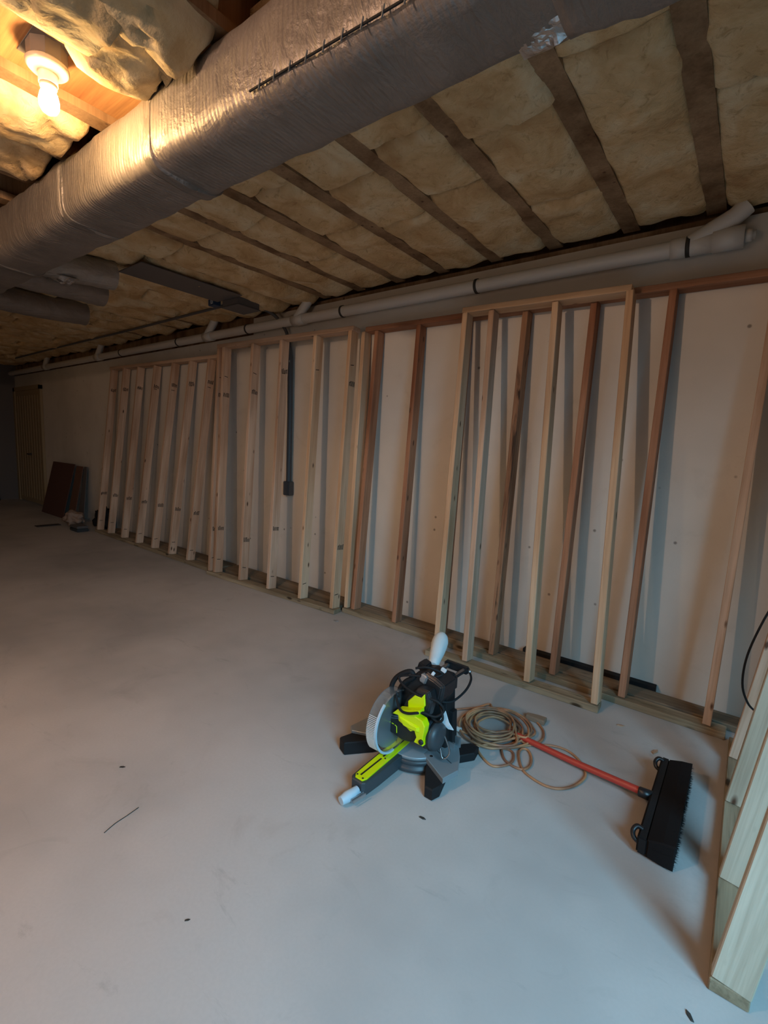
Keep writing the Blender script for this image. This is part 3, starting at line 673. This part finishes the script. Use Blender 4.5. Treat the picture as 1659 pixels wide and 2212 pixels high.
# upper cords, switch bits, tags
MB().box((0.035, -0.03, 0.425), (0.075, 0.03, 0.462), Matrix.Rotation(.3, 3, 'Y')).build('dust_port', BLACK, saw, bevel=0.006)
MB().box((0.085, -0.085, 0.405), (0.118, -0.06, 0.445), Matrix.Rotation(.3, 3, 'Y')).build('grey_trigger_lock', ALU, saw, bevel=0.005)
MB().box((0.118, -0.06, 0.40), (0.130, -0.05, 0.46), Matrix.Rotation(.45, 3, 'Y')).build('white_cord_tag', WHITE, saw); MB().box((0.15, -0.02, 0.455), (0.172, -0.008, 0.468), Matrix.Rotation(.3, 3, 'Y')).build('white_cord_tag', WHITE, saw)
MB().tube(smooth_path([(0.06, -0.08, 0.46), (0.10, -0.07, 0.475), (0.14, -0.05, 0.47), (0.165, -0.03, 0.45), (0.13, -0.06, 0.435), (0.06, -0.09, 0.43), (-0.01, -0.10, 0.405), (0.03, -0.12, 0.385), (0.11, -0.13, 0.375), (0.19, -0.11, 0.37), (0.215, -0.09, 0.33), (0.19, -0.11, 0.30), (0.15, -0.14, 0.315), (0.135, -0.172, 0.322), (0.095, -0.176, 0.306), (0.055, -0.172, 0.303), (0.02, -0.15, 0.32), (-0.005, -0.13, 0.35)], 6), 0.0055, 8).build('power_cord', BLACKM, saw)
MB().tube(smooth_path([(0.158, 0.235, 0.37), (0.19, 0.20, 0.35), (0.205, 0.12, 0.33), (0.19, 0.03, 0.31), (0.15, -0.01, 0.31)], 6), 0.0055, 8).tube(smooth_path([(0.155, 0.232, 0.372), (0.145, 0.12, 0.37), (0.135, 0.0, 0.36), (0.14, -0.05, 0.34)], 6), 0.0055, 8).tube(smooth_path([(0.17, -0.06, 0.345), (0.205, -0.09, 0.325), (0.218, -0.10, 0.295), (0.195, -0.10, 0.275), (0.16, -0.10, 0.285)], 6), 0.0055, 8).build('cord_loop', BLACKM, saw)
MB().prism([(0.165, 0.235), (0.19, 0.29), (0.21, 0.245), (0.235, 0.22), (0.21, 0.215)], 'y', -0.03, -0.026).build('white_paper_tag', WHITE, saw)
MB().tube(smooth_path([(0.20, -0.05, 0.20), (0.235, -0.05, 0.13), (0.215, -0.07, 0.10), (0.19, -0.06, 0.15)], 5), 0.004, 8).build('hex_key', STEEL, saw)
MB().prism([(0.130, 0.06), (0.190, 0.06), (0.180, 0.24), (0.150, 0.24)], 'y', 0.06, 0.10, 0.004).build('rear_strut', BLACKM, saw)

# ------------------------------------------------------------------ extension cord
rc = random.Random(11)
cc = Vector((-0.885, 2.165, 0))
def ell(ph, rx, ry, off, rot): 
    a = ph; p = Vector((rx*math.cos(a), ry*math.sin(a), 0)); p.rotate(Matrix.Rotation(rot, 3, 'Z')); return cc+p+Vector((off[0], off[1], 0))
pts = [(-0.938, 1.896, .012), (-0.881, 1.956, .014), (-0.816, 2.038, .022), (-0.768, 2.10, .03)]
turns = 9; N = 14
for tn in range(turns):
    s_ = rc.uniform(0.45, 1.04); off = (rc.uniform(-.03, .03), rc.uniform(-.03, .03)); rot = rc.uniform(-.25, .25)
    for k in range(N):
        a = 0.15+2*PI*k/N
        p = ell(a, 0.152*s_, 0.172*s_, off, rot); pts.append((p.x, p.y, 0.007+0.004*tn+0.006*rc.random()))
L1 = [(-0.931, 2.037), (-0.878, 1.959), (-0.823, 1.91), (-0.762, 1.886), (-0.718, 1.932), (-0.707, 1.98), (-0.724, 2.03), (-0.75, 2.047), (-0.781, 2.029), (-0.741, 1.966), (-0.693, 1.946), (-0.65, 1.954), (-0.634, 1.998), (-0.65, 2.062), (-0.685, 2.106), (-0.711, 2.09), (-0.7, 2.034), (-0.65, 1.954), (-0.592, 1.925), (-0.531, 1.918), (-0.482, 1.94), (-0.442, 1.995), (-0.421, 2.068), (-0.426, 2.122), (-0.469, 2.19), (-0.535, 2.23), (-0.603, 2.22), (-0.68, 2.162), (-0.76, 2.06), (-0.85, 2.0), (-0.95, 2.03), (-1.03, 2.12), (-1.03, 2.24), (-0.96, 2.33), (-0.87, 2.33), (-0.79, 2.26), (-0.75, 2.16), (-0.70, 2.16), (-0.66, 2.22), (-0.68, 2.31), (-0.743, 2.375), (-0.797, 2.376)]
for x, y in L1: pts.append((x, y, 0.007))
ec = empty('extension_cord', (cc.x, cc.y, 0), label='tan extension cord coiled on the floor beside the saw', cat='extension cord')
P = [(Vector(p)-Vector((cc.x, cc.y, 0))) for p in pts]
MB().tube(smooth_path(P, 5), 0.0055, 8).build('cord', CORD, ec)
P2 = [(-1.0, 2.020, .012), (-0.93, 2.028, .012), (-0.853, 2.043, .02), (-0.80, 2.07, .028), (-0.75, 2.13, .03), (-0.72, 2.236, .02), (-0.77, 2.32, .022), (-0.87, 2.345, .03), (-0.96, 2.32, .02), (-1.005, 2.366, .007), (-1.042, 2.285, .007), (-1.103, 2.207, .007), (-1.15, 2.13, .007), (-1.16, 2.0, .007), (-1.10, 1.93, .007)]
P2 = [Vector(p)-Vector((cc.x, cc.y, 0)) for p in P2]
MB().tube(smooth_path(P2, 6), 0.0055, 8).build('cord', CORD, ec)
cn = MB().prism([(-0.04, -0.016), (0.03, -0.026), (0.06, -0.026), (0.063, 0.024), (0.02, 0.026), (-0.04, 0.014)], 'z', 0.0, 0.026, 0.004).build('socket_end', mat('tan_rubber', (0.22, 0.16, 0.11), 0.6), ec, Vector((0.125, 0.222, 0.002)), bevel=0.002)
cn.rotation_euler = (0, 0, 0.12)
pl = MB().tube([(0, 0, 0), (0.04, 0, 0)], [0.010, 0.013], 12).box((-0.012, -0.010, -0.008), (0.002, 0.010, 0.010)).box((-0.026, -0.007, 0.003), (-0.010, -0.005, 0.0045)).box((-0.026, 0.005, 0.003), (-0.010, 0.007, 0.0045)).build('plug', mat('clear_white_plug', (0.6, 0.6, 0.58), 0.3), ec, Vector((-0.155, -0.145, 0.016)))

# ------------------------------------------------------------------ push broom
br = empty('push_broom', (-0.15, 2.07, 0), label='push broom with red handle and black bristle head on the floor', cat='broom')
MB().tube([(-0.66, 0.10, 0.020), (-0.33, 0.055, 0.032), (-0.012, 0.005, 0.060)], [0.0135, 0.0145, 0.0145], 18).build('handle', REDP, br)
hb = MB().box((-0.018, -0.285, 0.012), (0.016, 0.30, 0.078)).build('head_block', BLACKM, br, bevel=0.006)
bm_ = MB(); n = 0
rb_ = random.Random(4)
# bristle mass: core + individual tufts
vs = []; fs = []; ny_, nz_ = 40, 8
core = MB().prism([(0.014, 0.012), (0.060, 0.004), (0.098, 0.004), (0.098, 0.098), (0.06, 0.092), (0.014, 0.078)], 'y', -0.285, 0.298, 0.006)
core.build('bristle_core', BRISTLE, br)
tf = MB()
for k in range(1500):
    y = rb_.uniform(-.287, .300); zz = rb_.uniform(0.0, 1.0); x0 = 0.03+0.02*rb_.random(); z0_ = 0.012+0.066*zz
    ln = rb_.uniform(.095, .112); z1_ = 0.004+0.098*zz+rb_.uniform(-.004, .006); yy = y+rb_.uniform(-.012, .012)
    a = Vector((x0, y, z0_)); b2 = Vector((ln, yy, max(0.001, z1_)))
    if zz < .85 and not (y < -.27 or y > .285): a = a.lerp(b2, 0.75)
    t_ = 0.0009
    tf.add([a+Vector((0, -t_, -t_)), a+Vector((0, t_, -t_)), a+Vector((0, 0, t_)), b2], [(0, 1, 3), (1, 2, 3), (2, 0, 3)])
tb = tf.build('bristles', BRISTLE, br); tb['kind'] = 'stuff'
for y in (-0.27, 0.235):
    MB().tube(smooth_path([(-0.012, y, 0.045), (-0.030, y+0.002, 0.055), (-0.036, y+0.018, 0.068), (-0.026, y+0.032, 0.080), (-0.008, y+0.034, 0.076)], 5), 0.0085, 10).build('end_clip', BLACK, br)
MB().lathe([(0.016, -0.05), (0.020, -0.045), (0.022, 0.0), (0.0, 0.0)], 16, 'x', (-0.012, 0.004, 0.058)).build('handle_socket', BLACK, br)

# ------------------------------------------------------------------ far left end of the room
d1 = empty('door_1', (-12.02, WY-0.004, 0), kind='structure')
MB().box((0.04, -0.03, 0.02), (1.42, 0.0, 2.20)).build('door_panel', DOORM, d1, bevel=0.003)
for k in range(9): MB().box((0.14+k*0.145, -0.036, 0.10), (0.17+k*0.145, -0.030, 2.1)).build('door_rib', DOORM, d1)
MB().box((-0.06, -0.045, 0), (0.04, 0.0, 2.27)).build('door_jamb', DOORM, d1); MB().box((1.42, -0.045, 0), (1.50, 0.0, 2.27)).build('door_jamb', DOORM, d1); MB().box((-0.06, -0.045, 2.20), (1.50, 0.0, 2.28)).build('door_head', DOORM, d1)
MB().box((0.70, -0.075, 0.96), (0.86, -0.045, 0.985)).box((0.84, -0.06, 0.95), (0.87, -0.028, 1.0)).build('door_handle', STRAP, d1)
def lean_panel(name, p, wd, h, th, yb, yt, label, m):
    x0 = p; b = MB()
    b.add([(x0, yb, 0), (x0+wd[0], yb, 0), (x0+wd[1], yt, h), (x0+wd[2], yt, h), (x0, yb+th, 0), (x0+wd[0], yb+th, 0), (x0+wd[1], yt+th, h), (x0+wd[2], yt+th, h)],
          [(0, 1, 2, 3), (5, 4, 7, 6), (0, 4, 5, 1), (1, 5, 6, 2), (2, 6, 7, 3), (3, 7, 4, 0)])
    o = b.build(name, m); tag(o, label, 'board', 'brown boards leaning by the far door'); return o
lean_panel('hardboard_sheet', -9.95, (0.98, 1.02, 0.05), 0.90, 0.012, 2.92, 3.12, 'wide dark brown board leaning on the wall beside the far door', W_BROWN)
lean_panel('hardboard_sheet', -8.88, (0.26, 0.26, 0.0), 0.88, 0.012, 2.96, 3.13, 'narrow brown board leaning right of the wide brown one', mat('red_brown_board', (0.14, 0.07, 0.045), 0.7))
dp_ = lean_panel('hardboard_sheet', -8.62, (0.22, 0.10, 0.0), 0.88, 0.010, 3.02, 3.15, 'slim dark grey board behind the two brown boards', GREY_BOX)
def blob(name, c, s, seed, m, label, cat, amp=0.3, grp=None):
    bm = bmesh.new(); bmesh.ops.create_icosphere(bm, subdivisions=4, radius=1.0)
    for v in bm.verts:
        d = 1+amp*noise.fractal(v.co*1.6+Vector((seed, 0, 0)), 1.0, 2.0, 4)-amp*0.5*abs(noise.noise(v.co*4+Vector((0, seed, 0))))
        v.co = Vector((v.co.x*s[0]*d, v.co.y*s[1]*d, max(-s[2]*0.96, v.co.z*s[2]*d)))
    me = bpy.data.meshes.new(name); bm.to_mesh(me); bm.free()
    for p in me.polygons: p.use_smooth = True
    zmin = min(v.co.z for v in me.vertices)
    o = link(name, me, None, (c[0], c[1], -zmin+0.001), m); tag(o, label, cat, grp); return o
blob('crumpled_sack', (-8.12, 2.80, 0), (0.22, 0.13, 0.12), 2.0, mat('pale_paper', (0.34, 0.25, 0.20), 0.85), 'crumpled pale sack at the left end of the clutter heap', 'sack', 0.4)
blob('black_bag', (-7.60, 3.02, 0), (0.19, 0.12, 0.17), 6.0, BLACKM, 'crumpled black bag beside the last stamped stud', 'bag', 0.45)
tc_ = empty('tool_case', (-7.68, 2.72, 0), label='low grey case on the floor before the black bag', cat='case')
MB().box((-0.14, -0.09, 0.0), (0.14, 0.06, 0.05)).build('case_body', CHAR, tc_, bevel=0.008); MB().box((-0.14, -0.09, 0.052), (0.14, 0.06, 0.085)).build('case_lid', GREY_BOX, tc_, bevel=0.008)
MB().tube([(-0.05, -0.095, 0.05), (-0.04, -0.115, 0.05), (0.04, -0.115, 0.05), (0.05, -0.095, 0.05)], 0.006, 8).build('case_handle', BLACK, tc_)
st = MB().box((-8.42, 2.37, 0), (-8.30, 2.68, 0.012)).build('dark_stick', STRAP, bevel=0.002)
st.location = (0, 0, 0); tag(st, 'short dark stick on the floor left of the clutter', 'stick')
for i, (xb_, yb_, xt_) in enumerate(((-11.99, 2.55, -12.06), (-11.96, 2.80, -12.06))):
    o = MB().tube([(xb_, yb_, 0.0), (xt_, yb_-(0.42 if i else -0.12), 1.45-0.3*(1-i))], 0.022, 10).build('leaning_pole', STRAP)
    tag(o, ['shorter upright dark pole leaning on the far end wall', 'longer slanting dark pole leaning on the far end wall'][i], 'pole', 'poles leaning on the end wall')

# ------------------------------------------------------------------ small things on the floor
bs = MB().box((-1.12, 3.136, 0.0), (-0.30, 3.190, 0.056), Matrix.Rotation(0.004, 3, 'Z')).build('black_strip', BLACKM, bevel=0.002)
tag(bs, 'long flat black strip on the floor behind the leaning frames', 'strip')
chips = [((-0.388, 2.654), 0.02, 0.4, 'wood'), ((-0.209, 2.52), 0.025, 1.2, 'wood'), ((-2.505, 2.864-0.16), 0.022, 0.2, 'metal'), ((-1.973, 0.823), 0.012, 0.7, 'dark'), ((-1.154, 0.648), 0.008, 0.9, 'dark'), ((-0.84, 1.729-0.3), 0.014, 0.1, 'dark'), ((0.038, 1.327), 0.014, 2.2, 'dark')]
clab = ['small wood chip on the floor before the cream frame', 'small wood chip between the frames and broom head', 'shiny scrap on the floor where two frames meet', 'dark speck of debris on the open floor left of the saw', 'tiny dark crumb on the floor near the bottom left', 'dark shaving on the floor before the saw foot', 'dark splinter on the floor at the end of the near frame']
for (p, s_, a, k), lb in zip(chips, clab):
    o = MB().prism([(-s_, -s_*.25), (s_*.3, -s_*.4), (s_, 0.0), (s_*.2, s_*.35), (-s_*.8, s_*.2)], 'z', 0.0, s_*.25, s_*.04).build('floor_chip', {'wood': W_PALE, 'metal': ALU, 'dark': STRAP}[k])
    o.location = (p[0], p[1], 0.0); o.rotation_euler = (0, 0, a); tag(o, lb, 'debris')
wr2 = MB().tube(smooth_path([(-1.665, 0.626, 0.002), (-1.68, 0.67, 0.002), (-1.685, 0.71, 0.002), (-1.694, 0.76, 0.002)], 4), 0.0012, 6).build('thin_wire', STRAP)
tag(wr2, 'thin straight dark wire on the open floor at lower left', 'wire')
